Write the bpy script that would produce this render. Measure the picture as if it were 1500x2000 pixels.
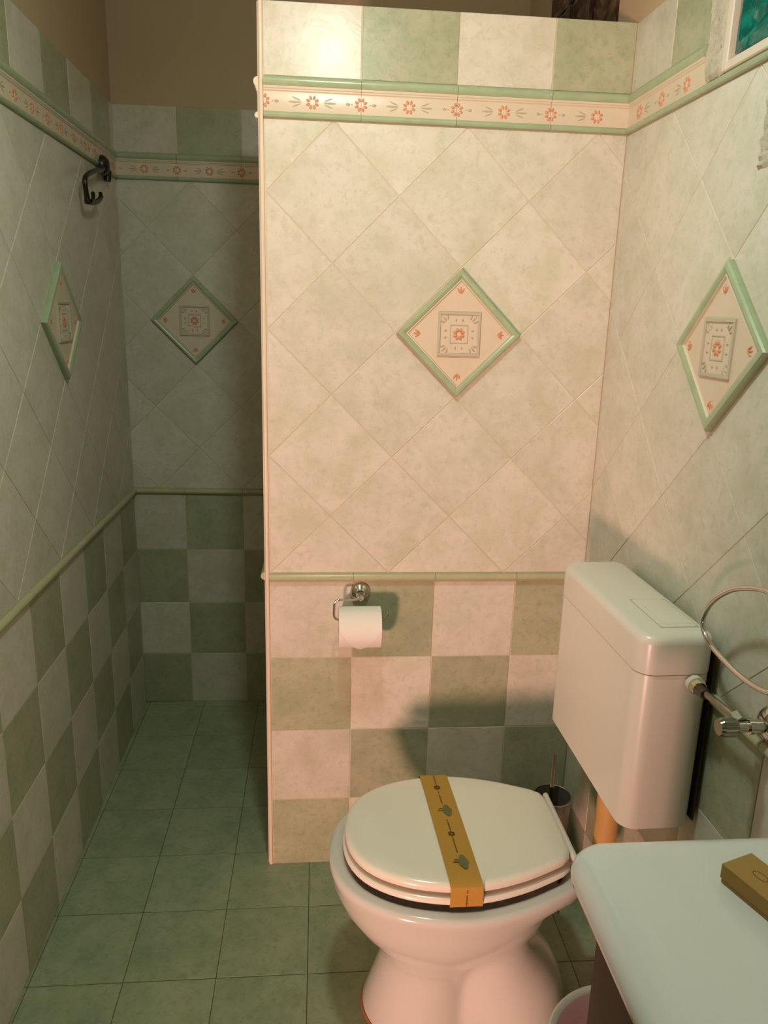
import bpy, bmesh, math, random
from mathutils import Vector, Matrix
random.seed(7)
for o in list(bpy.data.objects):
    bpy.data.objects.remove(o, do_unlink=True)
S = bpy.context.scene
COL = S.collection

# ------------------------------------------------------------------ camera
cam_d = bpy.data.cameras.new('camera')
cam = bpy.data.objects.new('camera', cam_d)
COL.objects.link(cam)
cam.location = (0.1284, -1.7331, 1.4258)
cam.rotation_mode = 'XYZ'
cam.rotation_euler = (1.3138, -0.0263, -0.0821)
cam_d.sensor_fit = 'VERTICAL'
cam_d.sensor_height = 36.0
cam_d.sensor_width = 27.0
cam_d.lens = 36.0 * 1485.44 / 2000.0
cam_d.clip_start = 0.02
S.camera = cam

# ------------------------------------------------------------------ world, lamps, exposure
W = bpy.data.worlds.new('world'); S.world = W
W.use_nodes = True
W.node_tree.nodes['Background'].inputs[0].default_value = (0.85, 1.0, 0.72, 1)
W.node_tree.nodes['Background'].inputs[1].default_value = 0.06

def lamp(name, kind, loc, power, color):
    d = bpy.data.lights.new(name, kind)
    o = bpy.data.objects.new(name, d); COL.objects.link(o)
    o.location = loc; d.energy = power; d.color = color
    return o, d

# shaded ceiling lamp of the bathroom, shining down
ceil_lamp, d = lamp('ceiling_lamp_light', 'AREA', (0.157, -0.776, 2.156), 4.6, (0.80, 1.0, 0.85))
d.shape = 'DISK'; d.size = 0.11
# the part of its glow that passes through the shade to all sides
glow_lamp, d = lamp('ceiling_lamp_glow', 'POINT', (0.157, -0.776, 2.170), 9.9, (0.82, 1.0, 0.84))
d.shadow_soft_size = 0.05
# warm lamp of the next room, shining in low past the left door jamb
room_lamp, d = lamp('next_room_lamp_light', 'POINT', (-1.28, -3.70, 0.15), 480.0, (1.0, 0.52, 0.40))
d.shadow_soft_size = 0.21

S.view_settings.view_transform = 'Standard'
S.view_settings.look = 'None'
S.view_settings.exposure = 0.0
S.view_settings.gamma = 1.0
S.view_settings.use_curve_mapping = False

# ------------------------------------------------------------------ materials
MATS = {}
def new_mat(name):
    m = bpy.data.materials.new(name); m.use_nodes = True
    nt = m.node_tree; b = nt.nodes['Principled BSDF']
    MATS[name] = m
    return m, nt, b

def mix_node(nt, a, b, fac, blend='MIX'):
    n = nt.nodes.new('ShaderNodeMix'); n.data_type = 'RGBA'; n.blend_type = blend
    if isinstance(fac, (int, float)): n.inputs[0].default_value = fac
    else: nt.links.new(fac, n.inputs[0])
    for s, v in ((6, a), (7, b)):
        if isinstance(v, tuple): n.inputs[s].default_value = (*v, 1)
        else: nt.links.new(v, n.inputs[s])
    return n.outputs[2]

def ramp(nt, src, p0, p1):
    n = nt.nodes.new('ShaderNodeMapRange'); n.clamp = True
    n.inputs[1].default_value = p0; n.inputs[2].default_value = p1
    nt.links.new(src, n.inputs[0])
    return n.outputs[0]

def noise(nt, vec, scale, detail=4.0, rough=0.55, dist=0.0):
    n = nt.nodes.new('ShaderNodeTexNoise')
    n.inputs['Scale'].default_value = scale; n.inputs['Detail'].default_value = detail
    n.inputs['Roughness'].default_value = rough; n.inputs['Distortion'].default_value = dist
    nt.links.new(vec, n.inputs['Vector'])
    return n.outputs['Fac']

def coords(nt, jitter=True):
    tc = nt.nodes.new('ShaderNodeTexCoord')
    if not jitter: return tc.outputs['Object']
    oi = nt.nodes.new('ShaderNodeObjectInfo')
    mul = nt.nodes.new('ShaderNodeMath'); mul.operation = 'MULTIPLY'; mul.inputs[1].default_value = 53.0
    nt.links.new(oi.outputs['Random'], mul.inputs[0])
    add = nt.nodes.new('ShaderNodeVectorMath'); add.operation = 'ADD'
    nt.links.new(tc.outputs['Object'], add.inputs[0]); nt.links.new(mul.outputs[0], add.inputs[1])
    return add.outputs[0]

def bump(nt, b, h, strength, dist):
    n = nt.nodes.new('ShaderNodeBump')
    n.inputs['Strength'].default_value = strength; n.inputs['Distance'].default_value = dist
    nt.links.new(h, n.inputs['Height']); nt.links.new(n.outputs[0], b.inputs['Normal'])

def tile_mat(name, light, dark, deep, rough, bstr=0.17, bias=0.0):
    m, nt, b = new_mat(name)
    v = coords(nt)
    big = ramp(nt, noise(nt, v, 13, 8, 0.66, 0.15), 0.40 + bias, 0.66 + bias)
    fine = ramp(nt, noise(nt, v, 60, 8, 0.72, 0.2), 0.50, 0.78)
    c = mix_node(nt, light, dark, big)
    c = mix_node(nt, c, deep, fine)
    oi = nt.nodes.new('ShaderNodeObjectInfo')
    hv = nt.nodes.new('ShaderNodeHueSaturation')
    nt.links.new(c, hv.inputs['Color'])
    val = nt.nodes.new('ShaderNodeMapRange'); val.inputs[3].default_value = 0.94; val.inputs[4].default_value = 1.05
    nt.links.new(oi.outputs['Random'], val.inputs[0]); nt.links.new(val.outputs[0], hv.inputs['Value'])
    nt.links.new(hv.outputs[0], b.inputs['Base Color'])
    b.inputs['Roughness'].default_value = rough
    relief = noise(nt, v, 16, 3, 0.55, 1.3)
    bump(nt, b, relief, bstr, 0.003)
    b.inputs['Specular IOR Level'].default_value = 0.30
    return m

def flat_mat(name, col, rough=0.5, metal=0.0, var=0.06, scale=30, bstr=0.0, coat=0.0):
    m, nt, b = new_mat(name)
    v = coords(nt)
    n = noise(nt, v, scale, 4, 0.6)
    lo = tuple(max(0, c * (1 - var)) for c in col); hi = tuple(min(1, c * (1 + var)) for c in col)
    nt.links.new(mix_node(nt, lo, hi, n), b.inputs['Base Color'])
    b.inputs['Roughness'].default_value = rough; b.inputs['Metallic'].default_value = metal
    b.inputs['Coat Weight'].default_value = coat
    if bstr: bump(nt, b, n, bstr, 0.004)
    return m

tile_mat('white_tile', (0.68, 0.645, 0.57), (0.575, 0.565, 0.45), (0.48, 0.50, 0.365), 0.28)
tile_mat('green_tile', (0.445, 0.45, 0.315), (0.345, 0.385, 0.25), (0.255, 0.31, 0.185), 0.32)
tile_mat('floor_tile', (0.35, 0.40, 0.255), (0.255, 0.325, 0.20), (0.195, 0.265, 0.15), 0.36)
flat_mat('grout', (0.64, 0.55, 0.43), 0.85, var=0.12, scale=60)
flat_mat('floor_grout', (0.10, 0.085, 0.05), 0.9, var=0.2, scale=60)
flat_mat('trim_cream', (0.74, 0.64, 0.50), 0.35, var=0.10, scale=18)
flat_mat('border_cream', (0.68, 0.575, 0.45), 0.30, var=0.07, scale=22)
flat_mat('border_green', (0.37, 0.455, 0.29), 0.24, var=0.22, scale=26)
flat_mat('border_leaf', (0.47, 0.42, 0.31), 0.4)
flat_mat('flower_orange', (0.64, 0.29, 0.165), 0.4, var=0.2, scale=120)
flat_mat('rail_green', (0.46, 0.46, 0.28), 0.26, var=0.12, scale=25)
flat_mat('plaque_taupe', (0.50, 0.47, 0.37), 0.35, var=0.1)
flat_mat('plaster', (0.50, 0.385, 0.25), 0.9, var=0.07, scale=7, bstr=0.15)
flat_mat('rough_plaster', (0.50, 0.46, 0.37), 0.95, var=0.22, scale=70, bstr=0.9)
flat_mat('ceiling_paint', (0.55, 0.50, 0.42), 0.9, var=0.04, scale=6)
flat_mat('ceramic', (0.69, 0.68, 0.635), 0.12, var=0.015, scale=5)
flat_mat('plastic_white', (0.74, 0.705, 0.63), 0.30, var=0.015, scale=5)
flat_mat('sink_ceramic', (0.64, 0.645, 0.62), 0.12, var=0.015, scale=5)
flat_mat('seat_cream', (0.87, 0.83, 0.72), 0.16, var=0.015, scale=5)
flat_mat('paper', (0.84, 0.81, 0.76), 0.9, var=0.03, scale=40)
flat_mat('kraft', (0.50, 0.275, 0.04), 0.75, var=0.12, scale=260)
flat_mat('kraft_box', (0.34, 0.20, 0.05), 0.8, var=0.12, scale=160)
flat_mat('print_green', (0.15, 0.16, 0.05), 0.8)
flat_mat('print_dark', (0.09, 0.06, 0.02), 0.8)
flat_mat('print_red', (0.26, 0.07, 0.02), 0.8)
flat_mat('chrome', (0.62, 0.58, 0.54), 0.10, 1.0, var=0.03)
flat_mat('chrome_worn', (0.36, 0.36, 0.29), 0.28, 1.0, var=0.15, scale=90)
flat_mat('dark_steel', (0.17, 0.15, 0.13), 0.22, 1.0, var=0.1, scale=50)
flat_mat('smoked_metal', (0.30, 0.27, 0.24), 0.30, 0.55, var=0.25, scale=60)
flat_mat('brass_nut', (0.62, 0.50, 0.27), 0.4, var=0.15, scale=60)
flat_mat('black_iron', (0.012, 0.009, 0.007), 0.32, var=0.3, scale=60)
flat_mat('dark_gap', (0.03, 0.022, 0.015), 0.6)
flat_mat('wood_dark', (0.075, 0.043, 0.03), 0.5, var=0.25, scale=24)
flat_mat('pipe_tan', (0.62, 0.38, 0.13), 0.45, var=0.06)
flat_mat('bin_white', (0.66, 0.60, 0.52), 0.4, var=0.05)
flat_mat('bag_pink', (0.80, 0.50, 0.52), 0.5, var=0.1, scale=40)
flat_mat('rust', (0.35, 0.16, 0.05), 0.9, var=0.3, scale=60)
flat_mat('mortar_white', (0.70, 0.62, 0.53), 0.6, var=0.06)

def glass_mat(name, deep, bright, trans):
    m, nt, b = new_mat(name)
    v = coords(nt)
    n = ramp(nt, noise(nt, v, 17, 3, 0.5, 2.5), 0.42, 0.75)
    nt.links.new(mix_node(nt, deep, bright, n), b.inputs['Base Color'])
    b.inputs['Roughness'].default_value = 0.06
    b.inputs['Transmission Weight'].default_value = trans
    b.inputs['IOR'].default_value = 1.5
    bump(nt, b, noise(nt, v, 12, 1, 0.4, 1.2), 0.9, 0.02)
    return m
glass_mat('teal_glass', (0.0, 0.13, 0.10), (0.01, 0.32, 0.26), 0.25)
glass_mat('brown_glass', (0.045, 0.022, 0.014), (0.13, 0.075, 0.05), 0.15)

# ------------------------------------------------------------------ object helpers
def set_props(o, label=None, cat=None, kind=None, group=None):
    if label: o['label'] = label
    if cat: o['category'] = cat
    if kind: o['kind'] = kind
    if group: o['group'] = group
    return o

def mk(name, me, mat, parent=None, loc=(0, 0, 0), rot=None):
    o = bpy.data.objects.new(name, me)
    COL.objects.link(o)
    if mat and len(me.materials) == 0: me.materials.append(MATS[mat])
    if parent: o.parent = parent
    o.location = loc
    if rot: o.rotation_euler = rot
    return o

def mesh_pd(name, verts, faces, smooth=False):
    me = bpy.data.meshes.new(name)
    me.from_pydata([tuple(v) for v in verts], [], faces)
    me.update()
    if smooth:
        for p in me.polygons: p.use_smooth = True
    return me

def from_bm(name, bm, smooth=False):
    bmesh.ops.recalc_face_normals(bm, faces=bm.faces[:])
    me = bpy.data.meshes.new(name); bm.to_mesh(me); bm.free()
    if smooth:
        for p in me.polygons: p.use_smooth = True
    return me

def empty(name, loc=(0, 0, 0), rot=None):
    o = bpy.data.objects.new(name, None); COL.objects.link(o)
    o.empty_display_size = 0.05; o.location = loc
    if rot: o.rotation_euler = rot
    return o

def add_box(bm, x0, x1, y0, y1, z0, z1):
    v = [bm.verts.new(p) for p in ((x0, y0, z0), (x1, y0, z0), (x1, y1, z0), (x0, y1, z0),
                                   (x0, y0, z1), (x1, y0, z1), (x1, y1, z1), (x0, y1, z1))]
    for f in ((3, 2, 1, 0), (4, 5, 6, 7), (0, 1, 5, 4), (1, 2, 6, 5), (2, 3, 7, 6), (3, 0, 4, 7)):
        bm.faces.new([v[i] for i in f])

def box_mesh(name, x0, x1, y0, y1, z0, z1, bevel=0.0, seg=2):
    bm = bmesh.new(); add_box(bm, x0, x1, y0, y1, z0, z1)
    if bevel:
        bmesh.ops.bevel(bm, geom=bm.edges[:], offset=bevel, segments=seg, profile=0.5, affect='EDGES')
    return from_bm(name, bm, smooth=False)

def smooth_by_angle(me, ang=0.7):
    for p in me.polygons: p.use_smooth = True
    try: me.set_sharp_from_angle(angle=ang)
    except Exception: pass
    return me

def tube_mesh(name, pts, r, seg=12, caps=True, closed=False):
    pts = [Vector(p) for p in pts]; n = len(pts)
    rs = r if isinstance(r, (list, tuple)) else [r] * n
    tang = []
    for i in range(n):
        a = pts[(i - 1) % n] if (closed or i > 0) else pts[i]
        b = pts[(i + 1) % n] if (closed or i < n - 1) else pts[i]
        tang.append((b - a).normalized())
    up = Vector((0, 0, 1)) if abs(tang[0].z) < 0.9 else Vector((1, 0, 0))
    nrm = (up - tang[0] * up.dot(tang[0])).normalized()
    V, F = [], []
    for i in range(n):
        nrm = (nrm - tang[i] * nrm.dot(tang[i])).normalized()
        bi = tang[i].cross(nrm)
        for k in range(seg):
            a = 2 * math.pi * k / seg
            V.append(pts[i] + (nrm * math.cos(a) + bi * math.sin(a)) * rs[i])
    for i in range(n if closed else n - 1):
        j = (i + 1) % n
        for k in range(seg):
            l = (k + 1) % seg
            F.append((i * seg + k, i * seg + l, j * seg + l, j * seg + k))
    if caps and not closed:
        F.append(tuple(range(seg - 1, -1, -1))); F.append(tuple((n - 1) * seg + k for k in range(seg)))
    me = mesh_pd(name, V, F)
    return smooth_by_angle(me, 0.9)

def lathe_mesh(name, prof, seg=32, axis='Z', closed_top=True):
    V, F = [], []
    for r, h in prof:
        for k in range(seg):
            a = 2 * math.pi * k / seg
            p = (r * math.cos(a), r * math.sin(a), h)
            if axis == 'Y': p = (p[0], p[2], p[1])
            if axis == 'X': p = (p[2], p[0], p[1])
            V.append(p)
    for i in range(len(prof) - 1):
        for k in range(seg):
            l = (k + 1) % seg
            F.append((i * seg + k, i * seg + l, (i + 1) * seg + l, (i + 1) * seg + k))
    bm = bmesh.new(); me = mesh_pd(name, V, F); bm.from_mesh(me); bpy.data.meshes.remove(me)
    bmesh.ops.remove_doubles(bm, verts=bm.verts[:], dist=1e-5)
    me = from_bm(name, bm)
    return smooth_by_angle(me, 0.8)

def spline(P, n=8, closed=False):
    P = [Vector(p) for p in P]; out = []
    N = len(P)
    for i in range(N if closed else N - 1):
        if closed: a, b, c, d = P[i - 1], P[i], P[(i + 1) % N], P[(i + 2) % N]
        else: a, b, c, d = P[max(i - 1, 0)], P[i], P[i + 1], P[min(i + 2, N - 1)]
        for k in range(n):
            t = k / n
            out.append(0.5 * ((2 * b) + (c - a) * t + (2 * a - 5 * b + 4 * c - d) * t * t + (3 * b - a - 3 * c + d) * t ** 3))
    if not closed: out.append(P[-1])
    return out

# ------------------------------------------------------------------ tiles
JOINT = 0.0021
def clip(poly, u0, u1, z0, z1):
    def half(P, f):
        out = []
        for i in range(len(P)):
            a, b = P[i], P[(i + 1) % len(P)]; fa, fb = f(a), f(b)
            if fa >= 0: out.append(a)
            if (fa > 0 and fb < 0) or (fa < 0 and fb > 0):
                t = fa / (fa - fb); out.append((a[0] + (b[0] - a[0]) * t, a[1] + (b[1] - a[1]) * t))
        return out
    for f in (lambda p: p[0] - u0, lambda p: u1 - p[0], lambda p: p[1] - z0, lambda p: z1 - p[1]):
        poly = half(poly, f)
        if len(poly) < 3: return []
    out = []
    for p in poly:
        if not out or math.hypot(p[0] - out[-1][0], p[1] - out[-1][1]) > 0.004: out.append(p)
    if len(out) > 1 and math.hypot(out[0][0] - out[-1][0], out[0][1] - out[-1][1]) < 0.004: out.pop()
    return out if len(out) >= 3 else []

def area(P):
    return 0.5 * sum(P[i][0] * P[(i + 1) % len(P)][1] - P[(i + 1) % len(P)][0] * P[i][1] for i in range(len(P)))

def inset(P, d):
    n = len(P); out = []
    L = []
    for i in range(n):
        a, b = P[i], P[(i + 1) % n]
        dx, dy = b[0] - a[0], b[1] - a[1]; l = math.hypot(dx, dy)
        nx, ny = -dy / l, dx / l
        L.append(((a[0] + nx * d, a[1] + ny * d), (dx, dy)))
    for i in range(n):
        (p, r), (q, s) = L[i - 1], L[i]
        den = r[0] * s[1] - r[1] * s[0]
        if abs(den) < 1e-12: return None
        t = ((q[0] - p[0]) * s[1] - (q[1] - p[1]) * s[0]) / den
        out.append((p[0] + r[0] * t, p[1] + r[1] * t))
    A0, A1 = area(P), area(out)
    if A1 <= 0 or A1 > A0: return None
    for i in range(n):
        e0 = (P[(i + 1) % n][0] - P[i][0], P[(i + 1) % n][1] - P[i][1]); e1 = (out[(i + 1) % n][0] - out[i][0], out[(i + 1) % n][1] - out[i][1])
        if e0[0] * e1[0] + e0[1] * e1[1] <= 0: return None
    return out

TCACHE = {}
def tile(parent, name, poly, mat, depth=0.0028, joint=JOINT, flat=False):
    """a tile in the (u,z) plane of a wall (face at y=0), or in the (x,y) plane of the floor (face at z=0)"""
    if len(poly) < 3: return None
    if area(poly) < 0: poly = poly[::-1]
    if area(poly) < 6e-5: return None
    P = inset(poly, joint / 2)
    if not P: return None
    Q = inset(P, 0.0009)
    if not Q: return None
    cu = (min(p[0] for p in P) + max(p[0] for p in P)) / 2
    cz = (min(p[1] for p in P) + max(p[1] for p in P)) / 2
    key = (mat, flat, tuple((round(p[0] - cu, 4), round(p[1] - cz, 4)) for p in P))
    me = TCACHE.get(key)
    if me is None:
        n = len(P); V = []
        for poly2, dep in ((P, depth), (P, 0.0006), (Q, 0.0)):
            for p in poly2:
                V.append((p[0] - cu, p[1] - cz, -dep) if flat else (p[0] - cu, dep, p[1] - cz))
        F = []
        for r in (0, 1):
            for i in range(n):
                j = (i + 1) % n
                F.append((r * n + i, r * n + j, (r + 1) * n + j, (r + 1) * n + i))
        F.append(tuple(2 * n + i for i in range(n)))
        me = mesh_pd(name, V, F); me.materials.append(MATS[mat])
        TCACHE[key] = me
    tz = random.uniform(-0.0004, 0.0)
    loc = (cu, cz, tz) if flat else (cu, -tz, cz)
    return mk(name, me, mat, parent, loc)

H = 0.2 * math.sqrt(0.5)
Z_ROWS = (-0.005, 0.195, 0.395, 0.595, 0.795)
Z_RAIL0, Z_RAIL1 = 0.796, 0.817
Z_B0, Z_B1, Z_TOP = 1.806, 1.884, 2.020
Z_DECO = 1.3825

# ---- moulded pieces
def extrude_profile(name, prof, L, smooth=True):
    """prof: list of (z, y) points, extruded along x from -L/2 to L/2"""
    V = []; n = len(prof)
    for x in (-L / 2, L / 2):
        for z, y in prof: V.append((x, y, z))
    F = [(i, i + 1, n + i + 1, n + i) for i in range(n - 1)]
    F.append(tuple(range(n - 1, -1, -1))); F.append(tuple(n + i for i in range(n)))
    bm = bmesh.new(); me = mesh_pd(name, V, F); bm.from_mesh(me); bpy.data.meshes.remove(me)
    bmesh.ops.recalc_face_normals(bm, faces=bm.faces[:])
    me = bpy.data.meshes.new(name); bm.to_mesh(me); bm.free()
    return smooth_by_angle(me, 0.7) if smooth else me

def arc(zc, half, prot, n=7, y0=0.002):
    return [(zc + half * math.cos(math.pi * k / (n - 1)), y0 - (prot + y0) * math.sin(math.pi * k / (n - 1)) ** 0.8) for k in range(n)]

def petal_verts(cx, cz, ang, l, w, h, ybase=0.0):
    """half ellipsoid blade pointing along ang in the x-z plane, bulging to -y"""
    V, F = [], []
    ca, sa = math.cos(ang), math.sin(ang)
    N, M = 8, 2
    for j in range(M):
        t = j / M * math.pi / 2
        for k in range(N):
            a = 2 * math.pi * k / N
            x = l * math.cos(a) * math.cos(t); z = w * math.sin(a) * math.cos(t)
            V.append((cx + ca * x - sa * z, ybase - h * math.sin(t), cz + sa * x + ca * z))
    V.append((cx, ybase - h, cz))
    for k in range(N):
        F.append((k, (k + 1) % N, N + (k + 1) % N, N + k)); F.append((N + k, N + (k + 1) % N, 2 * N))
    return V, F

def join_parts(name, parts):
    V, F = [], []
    for v, f in parts:
        o = len(V); V += v; F += [tuple(i + o for i in q) for q in f]
    me = mesh_pd(name, V, F)
    for p in me.polygons: p.use_smooth = True
    return me

MCACHE = {}
def flower_mesh(kind):
    if ('fl', kind) in MCACHE: return MCACHE[('fl', kind)]
    parts = []
    for k in range(8):
        a = math.pi / 8 + k * math.pi / 4
        if kind == 'R' and math.cos(a) < 0: continue
        if kind == 'L' and math.cos(a) > 0: continue
        parts.append(petal_verts(0.0095 * math.cos(a), 0.0095 * math.sin(a), a, 0.0045, 0.0030, 0.0020))
    me = join_parts('flower', parts); me.materials.append(MATS['flower_orange'])
    MCACHE[('fl', kind)] = me
    return me

def spray_mesh(sign):
    if ('sp', sign) in MCACHE: return MCACHE[('sp', sign)]
    parts = [petal_verts(sign * 0.036, 0.0, 0, 0.014, 0.0020, 0.0016),
             petal_verts(sign * 0.033, 0.0062, sign * 0.35, 0.010, 0.0014, 0.0014),
             petal_verts(sign * 0.033, -0.0062, -sign * 0.35, 0.010, 0.0014, 0.0014),
             petal_verts(sign * 0.073, 0.0, 0, 0.0048, 0.0030, 0.0015),
             petal_verts(sign * 0.081, 0.0, 0, 0.0022, 0.0012, 0.0010)]
    me = join_parts('leaf_spray', parts); me.materials.append(MATS['border_leaf'])
    MCACHE[('sp', sign)] = me
    return me

BC = (Z_B0 + Z_B1) / 2
BODY = [(0.0205, 0.002), (0.0205, -0.0065), (0.0165, -0.0062), (0.0150, -0.0045), (0.0125, -0.0050), (0.0105, -0.0030),
        (-0.0255, -0.0030), (-0.0275, -0.0045), (-0.0275, 0.002)]
UPB = [(0.0385, 0.002), (0.0385, -0.0040), (0.0365, -0.0085), (0.0320, -0.0110), (0.0265, -0.0105), (0.0225, -0.0080), (0.0207, -0.0066), (0.0207, 0.002)]
LOB = [(-0.0270, 0.002), (-0.0270, -0.0050), (-0.0300, -0.0085), (-0.0340, -0.0095), (-0.0375, -0.0075), (-0.0388, -0.0020), (-0.0388, 0.002)]
def border_tile(wall, u0, u1, ustart, feats=True):
    """one listello tile whose pattern starts at ustart, cut to u0..u1"""
    L = u1 - u0 - 0.0008; c = (u0 + u1) / 2
    key = ('bt', round(L, 4))
    if key not in MCACHE:
        MCACHE[key] = tuple(extrude_profile(n, p, L) for n, p in (('border_tile', BODY), ('upper_bead', UPB), ('lower_bead', LOB)))
        for me, m in zip(MCACHE[key], ('border_cream', 'border_green', 'border_green')): me.materials.append(MATS[m])
    a, b, g = MCACHE[key]
    o = mk('border_tile', a, None, wall, (c, 0, BC))
    mk('upper_bead', b, None, o); mk('lower_bead', g, None, o)
    if feats:
        fz = -0.0075
        for off, kind in ((0.0, 'R'), (0.1, 'F'), (0.2, 'L')):
            p = ustart + off
            lo = p - (0.014 if kind != 'R' else 0); hi = p + (0.014 if kind != 'L' else 0)
            if lo > u0 - 0.002 and hi < u1 + 0.002:
                mk('flower', flower_mesh(kind), None, o, (p - c, -0.0030, fz))
        p = ustart + 0.1
        for s in (-1, 1):
            a0, a1 = sorted((p + s * 0.022, p + s * 0.083))
            if a0 > u0 and a1 < u1:
                mk('leaf_spray', spray_mesh(s), None, o, (p - c, -0.0030, fz))
    return o

def rail_tile(wall, u0, u1):
    L = u1 - u0 - 0.0012; key = ('rt', round(L, 4))
    if key not in MCACHE:
        me = extrude_profile('rail_tile', arc(0, 0.0102, 0.0115, 9), L); me.materials.append(MATS['rail_green']); MCACHE[key] = me
    return mk('rail_tile', MCACHE[key], None, wall, ((u0 + u1) / 2, 0, (Z_RAIL0 + Z_RAIL1) / 2))

def bar_mesh(name, prof, half):
    """mitred frame: prof (inset, y) swept round a square of half side `half`, in its own axes turned 45 degrees"""
    V, F = [], []; n = len(prof); c = math.sqrt(0.5)
    for sx, sz in ((-1, -1), (1, -1), (1, 1), (-1, 1)):
        for ins, y in prof:
            x, z = sx * (half - ins), sz * (half - ins)
            V.append((c * (x - z), y, c * (x + z)))
    for s in range(4):
        t = (s + 1) % 4
        for i in range(n - 1):
            F.append((s * n + i, t * n + i, t * n + i + 1, s * n + i + 1))
    bm = bmesh.new(); me = mesh_pd(name, V, F); bm.from_mesh(me); bpy.data.meshes.remove(me)
    bmesh.ops.recalc_face_normals(bm, faces=bm.faces[:])
    me = bpy.data.meshes.new(name); bm.to_mesh(me); bm.free()
    return smooth_by_angle(me, 0.5)

def accent_meshes():
    if 'ac' in MCACHE: return MCACHE['ac']
    hs = 0.0990; d = 0.0160
    r = {}
    r['frame'] = bar_mesh('frame', [(0, 0.002), (0, -0.0095), (0.0025, -0.0125), (0.008, -0.0135), (0.0125, -0.0118), (0.0150, -0.0090), (0.0150, 0.001)], hs)
    c = math.sqrt(0.5); k = (hs - d + 0.002) * math.sqrt(2)
    r['panel'] = mesh_pd('accent_tile', [(0, -0.0068, -k), (k, -0.0068, 0), (0, -0.0068, k), (-k, -0.0068, 0),
                                        (0, 0.002, -k), (k, 0.002, 0), (0, 0.002, k), (-k, 0.002, 0)],
                         [(0, 1, 2, 3), (7, 6, 5, 4), (0, 4, 5, 1), (1, 5, 6, 2), (2, 6, 7, 3), (3, 7, 4, 0)])
    r['inner'] = bar_mesh('inner_moulding', [(0, -0.005), (0, -0.0098), (0.002, -0.0105), (0.0038, -0.0078), (0.0045, -0.005)], hs - 0.0150)
    h = 0.048
    bm = bmesh.new()
    add_box(bm, -h, h, -0.0082, -0.005, -h, h)
    r['plaque'] = from_bm('plaque', bm)
    bm = bmesh.new()
    for s in (-1, 1):
        add_box(bm, -h, h, -0.0112, -0.006, s * (h - 0.003) - 0.003, s * (h - 0.003) + 0.003)
        add_box(bm, s * (h - 0.003) - 0.003, s * (h - 0.003) + 0.003, -0.0112, -0.006, -h + 0.006, h - 0.006)
    for s in (-1, 1):
        add_box(bm, -0.0205, 0.0205, -0.0095, -0.006, s * 0.0195 - 0.0012, s * 0.0195 + 0.0012)
        add_box(bm, s * 0.0195 - 0.0012, s * 0.0195 + 0.0012, -0.0095, -0.006, -0.018, 0.018)
    bmesh.ops.bevel(bm, geom=bm.edges[:], offset=0.0006, segments=1, affect='EDGES')
    r['plaque_edge'] = from_bm('plaque_edge', bm)
    parts = []
    for q in range(4):
        a = q * math.pi / 2; ca, sa = math.cos(a), math.sin(a)
        R2 = lambda x, z: (ca * x - sa * z, sa * x + ca * z)
        for t in (-0.0075, 0.0075):
            x, z = R2(t, 0.0305); parts.append(petal_verts(x, z, a + math.pi / 2, 0.0034, 0.0021, 0.0024, -0.0082))
        for px_, pz_, b, l in ((-0.0330, 0.0330, 2.356, 0.0075), (-0.0365, 0.0265, 2.85, 0.0060), (-0.0265, 0.0365, 1.86, 0.0060)):
            x, z = R2(px_, pz_); parts.append(petal_verts(x, z, a + b, l, 0.0018, 0.0024, -0.0082))
    r['leaves'] = join_parts('plaque_leaves', parts)
    parts = []
    for k2 in range(8):
        a = k2 * math.pi / 4 + 0.39
        parts.append(petal_verts(0.0092 * math.cos(a), 0.0092 * math.sin(a), a, 0.0052, 0.0036, 0.0026, -0.0082))
    r['flower'] = join_parts('flower', parts)
    parts = []
    for da, l in ((-0.55, 0.0075), (0.0, 0.0090), (0.55, 0.0075)):
        parts.append(petal_verts(math.sin(da) * 0.0085, math.cos(da) * 0.0085, math.pi / 2 - da, l * 0.95, 0.0022, 0.0024, -0.0068))
    r['tulip'] = join_parts('tulip', parts)
    for k2, m in (('frame', 'border_green'), ('panel', 'border_cream'), ('inner', 'border_cream'), ('plaque', 'border_cream'), ('plaque_edge', 'plaque_taupe'),
                  ('leaves', 'border_leaf'), ('flower', 'flower_orange'), ('tulip', 'flower_orange')):
        r[k2].materials.append(MATS[m])
    MCACHE['ac'] = r
    return r

def accent(wall, u, z=Z_DECO):
    r = accent_meshes()
    o = mk('accent_tile', r['panel'], None, wall, (u, 0, z))
    mk('frame', r['frame'], None, o)
    mk('inner_moulding', r['inner'], None, o)
    mk('plaque', r['plaque'], None, o); mk('plaque_edge', r['plaque_edge'], None, o); mk('plaque_leaves', r['leaves'], None, o)
    mk('flower', r['flower'], None, o)
    for k in range(4):
        a = k * math.pi / 2
        mk('tulip', r['tulip'], None, o, (0.0860 * math.sin(a), 0, 0.0860 * math.cos(a)), (0, a, 0))
    return o

# ---- a tiled wall
def wall_base(name, rects, thick, loc, rotz, mat='plaster', front=0.0030):
    bm = bmesh.new()
    for u0, u1, z0, z1 in rects: add_box(bm, u0, u1, front, thick, z0, z1)
    return mk(name, from_bm(name, bm), mat, None, loc, (0, 0, rotz))

def grout_bed(wall, rects):
    bm = bmesh.new()
    for u0, u1, z0, z1 in rects: add_box(bm, u0, u1, 0.0014, 0.0034, z0, z1)
    return mk('grout_bed', from_bm('grout_bed', bm), 'grout', wall)

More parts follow.
